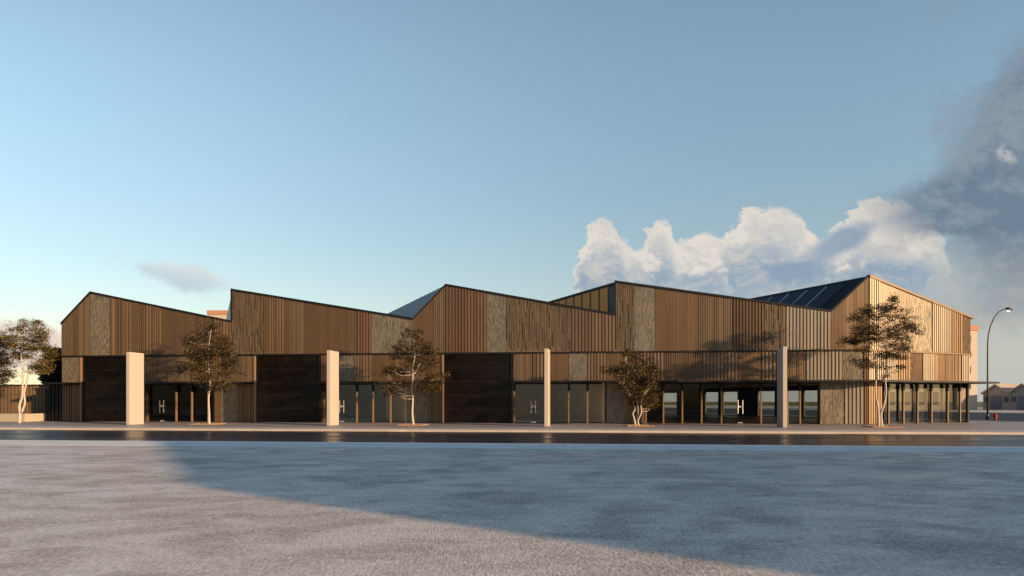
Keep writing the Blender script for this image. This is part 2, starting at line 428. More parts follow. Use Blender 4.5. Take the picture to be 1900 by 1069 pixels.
def panel(fr, u0, u1, z0, zt, kind, mat, w0=0.0, label=None):
    """cladding panel: backing sheet plus battens"""
    if u0 > u1: u0, u1 = u1, u0
    u0 += .012; u1 -= .012
    zf = zt if callable(zt) else (lambda u: zt)
    mb = MB()
    fr.box(mb, u0, u1, w0-.10, w0, z0, zf(u0+1e-3)-.01, zf(u1-1e-3)-.01)
    def bat(a_, b_, d, za=None, zb=None):
        za = z0+.005 if za is None else za
        t0, t1 = zf(a_)-.02, zf(b_)-.02
        if zb is not None: t0, t1 = min(t0, zb), min(t1, zb)
        if min(t0, t1) > za+.02: fr.box(mb, a_, b_, w0-.01, w0+d, za, t0, t1)
    L = u1-u0
    if kind == 'A':
        n = max(2, round(L/.235)); p_ = L/n
        for i in range(n): bat(u0+i*p_+p_*.2, u0+i*p_+p_*.8, .07)
    elif kind == 'AI':
        u = u0+.03
        while u < u1-.1:
            b_ = rng.choice([.06, .10, .15]); bat(u, min(u+b_, u1), rng.choice([.06, .10])); u += b_+rng.choice([.05, .08, .14])
    elif kind == 'AN':
        n = max(2, round(L/.21)); p_ = L/n
        for i in range(n): bat(u0+i*p_+p_*.2, u0+i*p_+p_*.72, .07)
    elif kind == 'B':
        n = max(2, round(L/.15)); p_ = L/n
        for i in range(n): bat(u0+i*p_+p_*.2, u0+i*p_+p_*.8, rng.uniform(.015, .045))
    elif kind == 'F':
        n = max(2, round(L/.24)); p_ = L/n
        for i in range(n): bat(u0+i*p_+.008, u0+(i+1)*p_-.008, .02)
    elif kind == 'E':
        n = max(2, round(L/.12)); p_ = L/n
        for i in range(n):
            z = z0+rng.uniform(0, .4)
            while z < 10.1:
                l = rng.uniform(.4, 1.5); bat(u0+i*p_+p_*.15, u0+i*p_+p_*rng.uniform(.7, .9), rng.choice([.02, .03, .04, .07]), z, z+l-.03); z += l
    elif kind == 'C':
        n = max(2, round(L/.065)); p_ = L/n
        for i in range(n):
            z = z0+rng.uniform(-.4, 0)
            while z < 10.1:
                l = rng.uniform(.18, .42); j = rng.uniform(-.01, .01)
                bat(max(u0, u0+i*p_+p_*.12+j), min(u1, u0+i*p_+p_*.88+j), rng.uniform(.006, .028), max(z, z0+.005), z+l); z += l+.004
                if z > zf((u0+u1)/2)+1: break
    return part('cladding_panel', mb, mat, label=label)
Z1, Z2 = 5.03, 2.93
upper = [(59.67, 57.2, 'B', 'olive'), (57.2, 55.61, 'C', 'tan'), (55.61, 51.4, 'AI', 'bronze'), (51.4, 48.56, 'F', 'brown'), (48.56, 47.13, 'B', 'brown'), (47.13, 45.71, 'A', 'bronze'),
         (45.70, 43.19, 'E', 'olive'), (43.19, 41.58, 'AN', 'bronze'), (41.58, 40.03, 'B', 'olive'), (40.03, 37.32, 'F', 'brown'), (37.32, 35.96, 'F', 'brown'), (35.96, 34.85, 'AN', 'red'), (34.85, 31.75, 'C', 'tan'),
         (31.75, 30.19, 'F', 'brown'), (30.19, 29.3, 'B', 'olive'), (29.3, 26.29, 'A', 'red'), (26.29, 24.84, 'C', 'tan'), (24.84, 20.18, 'E', 'olive'), (20.18, 17.07, 'A', 'bronze'),
         (17.05, 15.74, 'E', 'olive'), (15.74, 14.31, 'C', 'tan'), (14.31, 11.34, 'F', 'brown'), (11.34, 9.0, 'B', 'bronze'), (9.0, 6.85, 'AN', 'brown'), (6.85, 5.44, 'E', 'olive'), (5.44, 2.45, 'A', 'cream'), (2.45, 0, 'F', 'bronze')]
for u1, u0, k, m_ in upper: panel(FR, u0, u1, Z1+.09, ztop, k, M[m_], .06)
lower = [(59.67, 58.17, 'C', 'tan'), (52.81, 50.96, 'F', 'brown'), (50.96, 49.0, 'B', 'olive'), (49.0, 46.6, 'AN', 'bronze'), (46.6, 44.02, 'B', 'olive'),
         (38.78, 37.32, 'AN', 'red'), (37.32, 36.21, 'C', 'tan'), (36.21, 34.85, 'A', 'bronze'), (34.85, 32.33, 'F', 'brown'), (32.33, 29.59, 'F', 'brown'),
         (24.37, 22.96, 'B', 'bronze'), (22.96, 21.9, 'A', 'bronze'), (21.9, 20.37, 'F', 'brown'), (20.37, 19.03, 'C', 'tan'), (19.03, 17.7, 'A', 'bronze'), (17.7, 15.62, 'F', 'brown'),
         (15.62, 13.68, 'A', 'bronze'), (13.68, 11.04, 'B', 'brown'), (11.04, 8.59, 'A', 'bronze'), (8.59, 7.06, 'F', 'brown'), (7.06, 6.05, 'A', 'bronze'), (6.05, 4.08, 'B', 'bronze'),
         (4.08, 1.67, 'A', 'cream'), (1.67, .3, 'C', 'tan'), (.3, 0, 'AN', 'bronze')]
for u1, u0, k, m_ in lower: panel(FR, u0, u1, Z2+.10, Z1-.019, k, M[m_])
gnd = [(59.67, 58.17, 'AN', 'bronze'), (47.13, 46.61, 'F', 'brown'), (46.61, 45.32, 'C', 'tan'), (45.32, 44.02, 'AN', 'bronze'), (32.2, 30.6, 'C', 'tan'), (30.6, 29.59, 'AN', 'bronze'),
       (17.7, 16.38, 'C', 'tan'), (16.38, 15.08, 'AN', 'bronze'), (3.12, 1.56, 'C', 'tan'), (1.56, .26, 'A', 'cream'), (.26, 0, 'AN', 'bronze')]
for u1, u0, k, m_ in gnd: panel(FR, u0, u1, .02, Z2-.06, k, M[m_], -.02)
su = [(0, 1.13, 'AN', 'cream'), (1.13, 3.75, 'F', 'sand'), (3.75, 6.44, 'C', 'tan'), (6.44, 8.58, 'AN', 'cream'), (8.58, 9.8, 'A', 'bronze'), (9.8, SL, 'C', 'dark')]
for u0, u1, k, m_ in su: panel(SD, u0, u1, Z1+.09, ztops, k, M[m_], .06)
sl_ = [(0, 2.92, 'AN', 'cream'), (2.92, 4.2, 'A', 'bronze'), (4.2, 5.51, 'C', 'dark'), (5.51, 6.79, 'AN', 'cream'), (6.79, 9.8, 'B', 'bronze'), (9.8, SL, 'AN', 'cream')]
for u0, u1, k, m_ in sl_: panel(SD, u0, u1, Z2+.10, Z1-.019, k, M[m_])
panel(SD, 0, 1.36, .02, Z2-.06, 'A', M['bronze'], -.02)
# inner lining behind the cladding
for (ua, za), (ub, zb) in zip(PROF, PROF[1:]):
    if ua-ub < .1: continue
    mb = MB(); FR.box(mb, ub+.02, ua-.02, -.45, -.25, Z2+.3, zb-.25, za-.25); part('lining', mb, M['soffit'])
mb = MB(); SD.box(mb, .1, SL-.1, -.45, -.25, Z2+.3, 9.85, EAVE-.25); part('lining', mb, M['soffit'])
# ledges
mb = MB(); FR.box(mb, -.02, 59.7, -.1, .13, Z1-.02, Z1+.08); part('ledge', mb, M['black'])
mb = MB(); SD.box(mb, .02, SL+.12, -.1, .16, Z1-.02, Z1+.08); part('ledge', mb, M['edge'])
# canopies
def canopy(poly_, mat=M['black']):
    mb = MB(); mb.prism(poly_, Z2-.05, Z2+.08); return part('canopy', mb, mat)
OV = 1.4
for ua, ub in ((59.9, 58.2), (52.78, 44.05), (38.75, 29.6)): canopy([FR.q(ua, -.8), FR.q(ub, -.8), FR.q(ub, OV), FR.q(ua, OV)])
def isect(wf, ws):
    # corner where front offset wf meets corner-front offset ws
    o = Vector(CO)+FR.n*wf; k = (Vector(CO)+SD.n*ws-o).dot(SD.n)/FR.d.dot(SD.n); q = o+FR.d*k; return (q.x, q.y)
cb = isect(-.8, -.8)
canopy([FR.q(24.3, -.8), cb, SD.q(SL-.2, -.8), SD.q(SL-.2, -30), SD.q(SL+1.25, -30), SD.q(SL+1.25, OV), isect(OV, OV), FR.q(24.3, OV)])
# roofs: gentle slopes, steep faces, flashing
def ext(u, z, k, w_=0): q = Vector(FR.q(u, w_))+Vector(rdir)*k; return (q.x, q.y, z)
def slab(p0, p1, k0, k1, th, name, mat, lift=0.0, parent=bld):
    mb = MB(); (ua, za), (ub, zb) = p0, p1
    mb.hexa([ext(ua, za-th+lift, k0), ext(ub, zb-th+lift, k0), ext(ub, zb-th+lift, k1), ext(ua, za-th+lift, k1)],
            [ext(ua, za+lift, k0), ext(ub, zb+lift, k0), ext(ub, zb+lift, k1), ext(ua, za+lift, k1)])
    return part(name, mb, mat, parent)
def lerp(p, q, f): return (p[0]+(q[0]-p[0])*f, p[1]+(q[1]-p[1])*f)
for i, j in ((1, 2), (7, 8)): slab(PROF[i], PROF[j], 0.02, DEPTH, .2, 'roof', M['roof'])
for i, j in ((3, 4), (5, 6)):       # unseen glazed openings added in the gentle slope to brighten these bays
    rf = slab(PROF[i], lerp(PROF[i], PROF[j], .25), .02, DEPTH, .2, 'roof', M['roof']); slab(lerp(PROF[i], PROF[j], .8), PROF[j], .02, DEPTH, .2, 'roof', M['roof'])
    slab(lerp(PROF[i], PROF[j], .25), lerp(PROF[i], PROF[j], .8), .02, 1.0, .2, 'roof', M['roof']); slab(lerp(PROF[i], PROF[j], .25), lerp(PROF[i], PROF[j], .8), 30, DEPTH, .2, 'roof', M['roof'])
    for k in range(10): slab(lerp(PROF[i], PROF[j], .25), lerp(PROF[i], PROF[j], .8), 1.05+k*2.9, 3.85+k*2.9, .03, 'added_rooflight', M['glass'], -.05, rf)
mb = MB(); e0, e1 = Vector(CO), Vector(SD.q(SL+.15)); r_ = Vector(rdir)
def p3(v, k, z): q = v+r_*k; return (q.x, q.y, z)
mb.hexa([p3(e0, .02, 9.9), p3(e1, .02, EAVE-.2), p3(e1, DEPTH, EAVE-.2), p3(e0, DEPTH, 9.9)], [p3(e0, .02, 10.12), p3(e1, .02, EAVE), p3(e1, DEPTH, EAVE), p3(e0, DEPTH, 10.12)])
part('roof', mb, M['roof'])
# steep slopes
st0 = slab(PROF[0], PROF[1], .02, DEPTH, .12, 'steep_roof', M['roof'])
st1 = slab(PROF[4], lerp(PROF[4], PROF[5], .07), .02, DEPTH, .12, 'steep_roof', M['roof']); slab(lerp(PROF[4], PROF[5], .93), PROF[5], .02, DEPTH, .12, 'steep_roof', M['roof']); slab(lerp(PROF[4], PROF[5], .07), lerp(PROF[4], PROF[5], .93), .02, .6, .12, 'steep_roof', M['roof'])
st2 = slab(PROF[8], PROF[9], .02, DEPTH, .12, 'steep_roof', M['roof'])
def on_slope(p0, p1, f0, f1, k0, k1, th, lift, name, mat, parent):
    a_, b_ = lerp(p0, p1, f0), lerp(p0, p1, f1); return slab(a_, b_, k0, k1, th, name, mat, lift, parent)
for k in range(40):
    k0 = .6+k*1.05
    on_slope(PROF[4], PROF[5], .07, .93, k0, k0+.32, .08, .06, 'glazing_bar', M['barmetal'], st1)
    on_slope(PROF[4], PROF[5], .07, .93, k0+.32, k0+1.05, .02, .0, 'skylight_pane', M['darkpane'], st1)
for k in range(9):
    k0 = 1.3+k*1.75
    on_slope(PROF[8], PROF[9], .10, .86, k0, k0+1.66, .05, .05, 'skylight_pane', M['skyglass'], st2)
    on_slope(PROF[8], PROF[9], .10, .86, k0+1.665, k0+1.745, .05, .08, 'skylight_bar', M['seam'], st2)
# vertical clerestory faces (units two and four)
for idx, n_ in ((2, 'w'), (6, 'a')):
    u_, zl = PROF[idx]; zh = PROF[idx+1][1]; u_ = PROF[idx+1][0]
    mb = MB(); mb.face(ext(u_-.05, zl-.3, .02), ext(u_-.05, zh, .02), ext(u_-.05, zh, DEPTH), ext(u_-.05, zl-.3, DEPTH))
    if n_ == 'w':
        mb = MB()
        def vbox(m, k0, k1, z0, z1): m.hexa([ext(u_-.1, z0, k0), ext(u_-.02, z0, k0), ext(u_-.02, z0, k1), ext(u_-.1, z0, k1)], [ext(u_-.1, z1, k0), ext(u_-.02, z1, k0), ext(u_-.02, z1, k1), ext(u_-.1, z1, k1)])
        vbox(mb, .02, 1.1, zl-.3, zh); vbox(mb, 1.1, DEPTH, zh-.22, zh); vbox(mb, 1.1, DEPTH, zl-.3, zl)
        for k in range(22): vbox(mb, 2.2+k*1.28, 2.38+k*1.28, zl, zh-.22)
    cw = part('clerestory_frame', mb, M['black'])
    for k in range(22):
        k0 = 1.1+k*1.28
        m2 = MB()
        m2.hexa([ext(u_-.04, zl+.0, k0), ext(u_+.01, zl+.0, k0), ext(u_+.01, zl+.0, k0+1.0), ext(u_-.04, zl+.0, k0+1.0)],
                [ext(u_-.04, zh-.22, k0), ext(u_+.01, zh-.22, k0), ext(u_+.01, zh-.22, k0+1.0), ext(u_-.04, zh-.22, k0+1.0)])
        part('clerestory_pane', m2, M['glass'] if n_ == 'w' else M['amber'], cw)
# flashing along the top of the street front
for (ua, za), (ub, zb) in zip(PROF, PROF[1:]):
    mb = MB()
    if ua-ub < .1:
        FR.box(mb, ub-.02, ua+.05, -.15, .16, za-.05, zb+.08)
    else: mb.hexa(
        [FR.p(ua, -.15, za-.07), FR.p(ub, -.15, zb-.07), FR.p(ub, .18, zb-.07), FR.p(ua, .18, za-.07)],
        [FR.p(ua, -.15, za+.07), FR.p(ub, -.15, zb+.07), FR.p(ub, .18, zb+.07), FR.p(ua, .18, za+.07)])
    part('roof_flashing', mb, M['black'])
mb = MB()
mb.hexa([SD.p(.0, -.15, 10.04), SD.p(SL+.2, -.15, EAVE-.09), SD.p(SL+.2, .18, EAVE-.09), SD.p(.0, .18, 10.04)],
        [SD.p(.0, -.15, 10.2), SD.p(SL+.2, -.15, EAVE+.06), SD.p(SL+.2, .18, EAVE+.06), SD.p(.0, .18, 10.2)])
part('roof_flashing', mb, M['edge'])
# hidden walls: rear, left flank, east flank upper part
mb = MB(); mb.face(ext(59.6, 0, .05), ext(59.6, 7.5, .05), ext(59.6, 7.5, DEPTH), ext(59.6, 0, DEPTH)); part('left_flank', mb, M['brown'])
mb = MB(); mb.face(ext(59.6, 0, DEPTH), ext(59.6, 7.5, DEPTH), p3(e1, DEPTH, 7.5), p3(e1, DEPTH, 0)); part('rear_wall', mb, M['brown'])
mb = MB(); EA.box(mb, .02, DEPTH, -.2, .0, Z2+.08, EAVE-.12); part('east_flank', mb, M['brown'])
for poly_ in ([FR.q(59.5, -.25), FR.q(47.1, -.25), ext(47.1, 0, DEPTH-.1)[:2], ext(59.5, 0, DEPTH-.1)[:2]],
              [FR.q(17.7, -.25), FR.q(.1, -.25), SD.q(.1, -.25), SD.q(SL-.22, -.25), side_pt(-.22, DEPTH-.1), ext(17.7, 0, DEPTH-.1)[:2]],
              [FR.q(47.05, -.25), FR.q(17.75, -.25), FR.q(17.75, -1.6), FR.q(47.05, -1.6)]):
    mb = MB(); mb.prism(poly_, Z2+.14, Z2+.3); part('ceiling', mb, M['soffit'])
mb = MB(); mb.prism([FR.q(59.5, -.14), FR.q(.1, -.14), SD.q(.1, -.14), SD.q(SL-.1, -.14), side_pt(-.1, DEPTH-.1), ext(59.5, 0, DEPTH-.1)[:2]], -.1, .012)
part('interior_floor', mb, M['ifloor'])
M['bouncefloor'] = simple('pale bounce floor', (.68, .58, .46), .6, 0, .12, 1.)
for ua, ub in ((38.7, 32.4), (24.3, 17.9)):
    mb = MB(); mb.prism([FR.q(ua, -.6), FR.q(ub, -.6), ext(ub, 0, 29)[:2], ext(ua-1, 0, 29)[:2]], .013, .02); part('interior_floor', mb, M['bouncefloor'])  # pale sheet added over the floor to bounce light onto the partitions
# partitions along the depth
def partition(u, k0, k1, mat, th=.12, z1=Z2+.14):
    mb = MB(); mb.prism([ext(u, 0, k0)[:2], ext(u-th, 0, k0)[:2], ext(u-th, 0, k1)[:2], ext(u, 0, k1)[:2]], .012, z1); return part('partition', mb, mat)
partition(47.2, .3, 30, M['brownwall'], z1=7.3); partition(32.25, .3, 34, M['plaster'], z1=7.3); partition(17.75, .3, 36, M['plaster'], z1=7.3)
partition(58.0, .3, 30, M['darkwall'])
for ua, ub in ((57.9, 47.3), (47, 32.3), (32, 17.8)):
    mb = MB(); mb.prism([ext(ua, 0, 30)[:2], ext(ub, 0, 30)[:2], ext(ub, 0, 30.15)[:2], ext(ua, 0, 30.15)[:2]], .012, 7.3); part('partition', mb, M['darkwall'])
# shutters
for ua, ub in ((58.04, 52.85), (43.9, 38.85), (29.5, 24.45)):
    mb = MB(); n = 5; h = (Z1-.05)/n
    for i in range(n): FR.box(mb, ub+.05, ua-.05, -.2, -.05, .03+i*h, .03+(i+1)*h-.025)
    FR.box(mb, ub+.05, ua-.05, -.2, -.08, .02, Z1-.06)
    sh = part('sectional_door', mb, M['shutter'])
    for i in range(1, n):
        mb = MB(); FR.box(mb, ub+.25, ua-.25, -.06, -.035, .03+i*h-.03, .03+i*h-.005); part('section_trim', mb, M['trim'], sh)
    mb = MB(); FR.box(mb, ua-.05, ua+.07, -.2, .10, .01, Z1-.05); part('door_jamb', mb, M['copper'], sh)
    mb = MB(); FR.box(mb, ub-.04, ub+.05, -.2, .06, .01, Z1-.05); part('door_jamb', mb, M['black'], sh)
# glazing
GW = -.5
post0 = None
def post(fr, u, w_=-.30):
    global post0
    q = fr.q(u, w_); ang = math.atan2(fr.d.y, fr.d.x)
    if post0 is None:
        a_ = MB(); a_.prism([(-.048, -.075), (.048, -.075), (.048, .075), (-.048, .075)], .012, Z2-.05)
        post0 = a_.build('facade_post', M['wood'], bld)
        b_ = MB(); b_.prism([(-.08, -.095), (.08, -.095), (.08, .095), (-.08, .095)], Z2-.62, Z2-.052)  # black box around the upper end of the post
        cp = b_.build('post_top', M['black'], post0); o = post0
    else:
        o = post0.copy(); col.objects.link(o); o.parent = bld
        for ch in post0.children:
            c = ch.copy(); col.objects.link(c); c.parent = o
    o.location = (q[0]-CO[0], q[1]-CO[1], 0); o.rotation_euler = (0, 0, ang)
def pane(fr, u0, u1, w_=GW, z0=.03, z1=Z2-.05):
    mb = MB(); fr.box(mb, min(u0, u1)+.03, max(u0, u1)-.03, w_-.012, w_+.012, z0, z1); return part('glass_pane', mb, M['glass'])
def rail(fr, u0, u1, w_=GW):
    mb = MB(); fr.box(mb, u0, u1, w_-.04, w_+.04, .012, .07); fr.box(mb, u0, u1, w_-.04, w_+.04, Z2-.12, Z2-.051); part('glazing_rail', mb, M['black'])
def glassdoor(u, half=.95):
    mb = MB(); FR.box(mb, u-half, u-.006, GW+.02, GW+.045, .04, Z2-.13); FR.box(mb, u+.006, u+half, GW+.02, GW+.045, .04, Z2-.13)
    d = part('glass_door', mb, M['glass'])
    for sg in (-1, 1):
        mb = MB(); uc = u+sg*.16
        mb.tube([FR.p(uc, GW+.12, .70), FR.p(uc, GW+.12, 1.66)], .022, 8)
        for z in (.8, 1.56): mb.tube([FR.p(uc, GW+.04, z), FR.p(uc, GW+.12, z)], .014, 6)
        part('pull_handle', mb, M['steel'], d)
    mb = MB(); FR.box(mb, u-.13, u+.13, GW+.046, GW+.075, 1.13, 1.27); part('lock', mb, M['steel'], d)
    mb = MB(); FR.box(mb, u-.16, u-.01, GW+.046, GW+.08, .03, .11); FR.box(mb, u+.01, u+.16, GW+.046, GW+.08, .03, .11); part('bottom_lock', mb, M['steel'], d)
def glazing(ua, ub, posts, door):
    rail(FR, ub, ua)
    ed = sorted(set([ua, ub]+posts+[door-.95, door+.95]))
    for x0, x1 in zip(ed, ed[1:]):
        if x1-x0 < .12: continue
        if x0 >= door-.96 and x1 <= door+.96: continue
        pane(FR, x0, x1)
    for u in posts: post(FR, u)
    glassdoor(door)
glazing(52.8, 47.25, [50.39, 49.12, 47.78], 51.65)
glazing(38.8, 32.3, [38.62, 36.09, 34.85, 33.51], 37.3)
glazing(24.35, 17.78, [24.30, 20.37, 19.03], 22.93)
glazing(15.0, 3.2, [14.9, 13.68, 12.37, 11.04, 9.68, 6.99, 5.2, 4.37], 8.37)
# returns at recesses
for u in (52.8, 44.0, 38.8, 24.35, 15.05, 3.13):
    mb = MB(); FR.box(mb, u-.03, u+.03, -.5, -.12, .012, Z2-.052); part('reveal', mb, M['edge'])
# corner front glazing
sps = [2.38, 3.92, 5.40, 6.91, 8.70, 10.11]
rail(SD, 1.38, SL-.1)
for u in sps: post(SD, u)
ed = [1.38]+sps+[SL-.15]
for x0, x1 in zip(ed, ed[1:]): pane(SD, x0, x1)
# east flank ground floor: panes between piers
mb = MB(); EA.box(mb, .02, DEPTH, -.2, -.02, Z2-.35, Z2+.079); EA.box(mb, .02, DEPTH, -.18, -.04, .012, .1); part('east_flank_frame', mb, M['black'])
def kq(px):
    a_ = (px-950)/1266.7; o = Vector(EO); d = Vector(rdir); return (a_*o.y-o.x)/(d.x-a_*d.y)
piers = [(1795, 1799), (1757, 1763), (1724, 1729), (1695, 1700), (1666, 1670), (1640, 1644), (1610, 1614), (1580, 1584), (1550, 1554), (1521, 1530), (1485, 1494), (1440, 1462), (1371, 1409), (1335, 1344), (1258, 1311), (1196, 1232)]
for a_, b_ in piers:
    mb = MB(); EA.box(mb, kq(b_), kq(a_), -.2, -.03, .1, Z2-.35); part('flank_pier', mb, M['black'])
for (a_, b_), (c_, d_) in zip(piers, piers[1:]):
    mb = MB(); EA.box(mb, kq(a_)+.01, kq(d_)-.01, -.12, -.10, .1, Z2-.35); part('glass_pane', mb, M['bronzeglass'])

# ------------------------------------------------------------------ concrete fins on the sidewalk
fins = [(49.66, 6.3, 'broad pale concrete fin before the leftmost dark sectional door'), (35.72, 6.3, 'pale concrete fin just right of the middle dark sectional door'),
        (21.6, 6.3, 'slim pale concrete fin in front of the glass doors right of the third sectional door'), (7.21, 6.3, 'concrete fin with shaded blue-grey left side before the see-through glazed hall')]
for u, w_, lab in fins:
    q = Vector(FR.q(u, w_)); back = Vector((.14, 1)).normalized(); side = Vector((back.y, -back.x))
    mb = MB(); a_ = side*.12
    P = [-a_, a_, a_+back*1.45, -a_+back*1.45]
    H = 4.88; c_ = .012
    mb.prism([(p_.x, p_.y) for p_ in P], 0.003, H)
    o = mb.build('concrete_fin', M['concrete'], loc=(q.x, q.y, 0))
    bv = o.modifiers.new('bevel', 'BEVEL'); bv.width = .012; bv.segments = 2
    tag(o, lab, 'pillar', 'concrete fins along the sidewalk')

# ------------------------------------------------------------------ trees
def make_tree(name, u_or_xy, base_px, scale, stems, blobs, label, cat='tree', group='trees along the sidewalk', seed=1, mat='leaf', leaf=.098, dens=1.0, depthk=.6, pit=None):
    rg = random.Random(seed); bx, by = base_px
    ray = u_or_xy[0]/u_or_xy[1]
    def L(px, py, y=0.): return Vector(((px-bx)*scale+y*ray, y, (by-py)*scale*(1+y/u_or_xy[1])))
    root = empty(name, (*u_or_xy, 0), label, cat, group)
    tr = MB(); ends = []
    for st in stems:      # list of (px,py,radius)
        pts = []; rad = []; yy = 0
        for i, (x, y, r_) in enumerate(st):
            yy += rg.uniform(-.08, .08) if i else 0
            p = L(x, y, yy); pts.append(p); rad.append(r_)
        # smooth subdivision
        q = []; qr = []
        for i in range(len(pts)-1):
            p0 = pts[max(i-1, 0)]; p1 = pts[i]; p2 = pts[i+1]; p3_ = pts[min(i+2, len(pts)-1)]
            for k in range(4):
                f = k/4
                q.append(.5*((2*p1)+(-p0+p2)*f+(2*p0-5*p1+4*p2-p3_)*f*f+(-p0+3*p1-3*p2+p3_)*f**3)); qr.append(rad[i]+(rad[i+1]-rad[i])*f)
        q.append(pts[-1]); qr.append(rad[-1]); tr.tube(q, qr, 8); ends += list(zip(q, qr))
    cr = MB(); cr_blobs = []
    xs = [b[0] for b in blobs]; cx = sum(xs)/len(xs); hw = max(abs(x-cx) for x in xs)+8
    for (x, y, rx, ry) in blobs:
        lim = math.sqrt(max(0, 1-((x-cx)/hw)**2))*hw*scale*depthk
        c = L(x, y, rg.uniform(-lim, lim)); cr_blobs.append((c, rx*scale, ry*scale))
    for (x, y, rx, ry) in list(blobs):        # extra pads in depth so the crown has volume
        lim = math.sqrt(max(0, 1-((x-cx)/hw)**2))*hw*scale*depthk
        if rg.random() < .45:
            c = L(x+rg.uniform(-6, 6), y+rg.uniform(-5, 5), rg.uniform(-lim, lim)); cr_blobs.append((c, rx*scale*.8, ry*scale*.8))
    for c, rx, ry in cr_blobs:
        # limb: from nearest stem point somewhat below
        cand = [(p, r_) for p, r_ in ends if p.z < c.z-.15]
        p, r_ = min(cand, key=lambda t_: (t_[0]-c).length+max(0, 1.2-t_[0].z)*2) if cand else ends[-1]
        mid = p.lerp(c, .5)+Vector((0, 0, -.12*(c-p).length+rg.uniform(-.05, .1)))
        r0 = min(r_*.5, .032)
        tr.tube([p, p.lerp(mid, .5)+Vector((rg.uniform(-.04, .04),)*3), mid, c], [r0, r0*.8, r0*.6, .006], 5, False)
        for _ in range(5):
            th = rg.uniform(0, 6.28); tip = c+Vector((math.cos(th)*rx*.95, math.sin(th)*rx*.8, rg.uniform(-.3, .5)*ry))
            tr.tube([mid.lerp(c, rg.uniform(.3, 1)), c.lerp(tip, .5)+Vector((0, 0, .03)), tip], [.008, .006, .003], 4, False)
        n = int(dens*rx*ry*4600+70)
        # several sub-clumps per pad
        subs = [c+Vector((rg.gauss(0, .58)*rx, rg.gauss(0, .6)*rx, rg.gauss(0, .75)*ry)) for _ in range(max(5, int(n/20)))]
        for _ in range(n):
            s_ = rg.choice(subs); pz = s_+Vector((rg.gauss(0, .11), rg.gauss(0, .11), rg.gauss(0, .055)))
            if abs(pz.x-c.x) > rx*1.6: continue
            l = leaf*rg.uniform(.7, 1.35); wd = l*rg.uniform(.35, .6)
            th = rg.uniform(0, 6.283); d = Vector((math.cos(th), math.sin(th), rg.uniform(-.8, .5))).normalized()
            up = Vector((rg.gauss(0, .8), rg.gauss(0, .8), 1)).normalized(); sd = d.cross(up).normalized()
            cr.face(pz, pz+d*l*.5+sd*wd*.5, pz+d*l, pz+d*l*.5-sd*wd*.5)
    tr.build('trunk', M['bark'], root, smooth=True)
    cro = MBnorm(cr, 'crown', M[mat], root)
    return root
def MBnorm(mb, name, mat, parent):
    me = bpy.data.meshes.new(name); me.from_pydata(mb.v, [], mb.f); me.update(); me.materials.append(mat)
    o = bpy.data.objects.new(name, me); col.objects.link(o); o.parent = parent; return o
def at(px, D): return ((px-950)/1266.7*D, D)
TW = 4.75
def tree_xy(u): return FR.q(u, TW)
make_tree('young_tree', tree_xy(44.8), (388, 787), .0373, [[(388, 787, .10), (388, 765, .07), (387, 740, .06), (390, 715, .055), (388, 690, .05), (386, 665, .04), (388, 640, .025), (392, 612, .01)],
          [(388, 708, .04), (400, 700, .035), (420, 692, .02)], [(387, 700, .035), (378, 690, .03), (366, 680, .015)], [(387, 690, .035), (402, 680, .03), (412, 668, .015)]],
          [(395, 607, 12, 9), (385, 618, 13, 8), (362, 626, 17, 8), (345, 632, 10, 4), (385, 634, 22, 10), (416, 636, 16, 9), (355, 652, 17, 8), (408, 652, 22, 10), (425, 660, 14, 10), (378, 660, 22, 10), (348, 676, 20, 6), (372, 682, 20, 9),
           (425, 682, 16, 10), (402, 690, 20, 8), (340, 690, 12, 3), (378, 702, 20, 7), (398, 716, 22, 7), (415, 712, 16, 7), (434, 672, 8, 5)],
          'single-stemmed young tree with olive crown, between the leftmost and second concrete fins', seed=11)
make_tree('young_tree', tree_xy(30.5), (767, 788), .0359, [[(767, 788, .095), (765, 765, .07), (766, 740, .06), (764, 718, .055), (766, 700, .05), (766, 680, .04), (770, 660, .03), (768, 630, .012)],
          [(766, 726, .04), (757, 728, .03), (745, 722, .02)], [(766, 700, .04), (778, 702, .03), (795, 705, .02)], [(766, 692, .04), (758, 690, .03), (740, 690, .02)], [(767, 695, .04), (775, 685, .03), (778, 675, .015)]],
          [(757, 617, 8, 7), (774, 620, 9, 8), (742, 645, 18, 9), (770, 640, 18, 9), (790, 645, 14, 9), (800, 655, 13, 8), (735, 662, 13, 7), (768, 664, 22, 8), (795, 672, 17, 7), (724, 686, 15, 7), (742, 692, 18, 9), (716, 690, 7, 4),
           (800, 704, 18, 8), (818, 698, 12, 6), (828, 694, 8, 4), (724, 716, 18, 7), (745, 710, 18, 7), (785, 718, 20, 8), (806, 716, 12, 6), (716, 730, 12, 4), (738, 727, 8, 4), (782, 684, 14, 6)],
          'single-stemmed young tree with layered sparse crown, left of the third sectional door', seed=12)
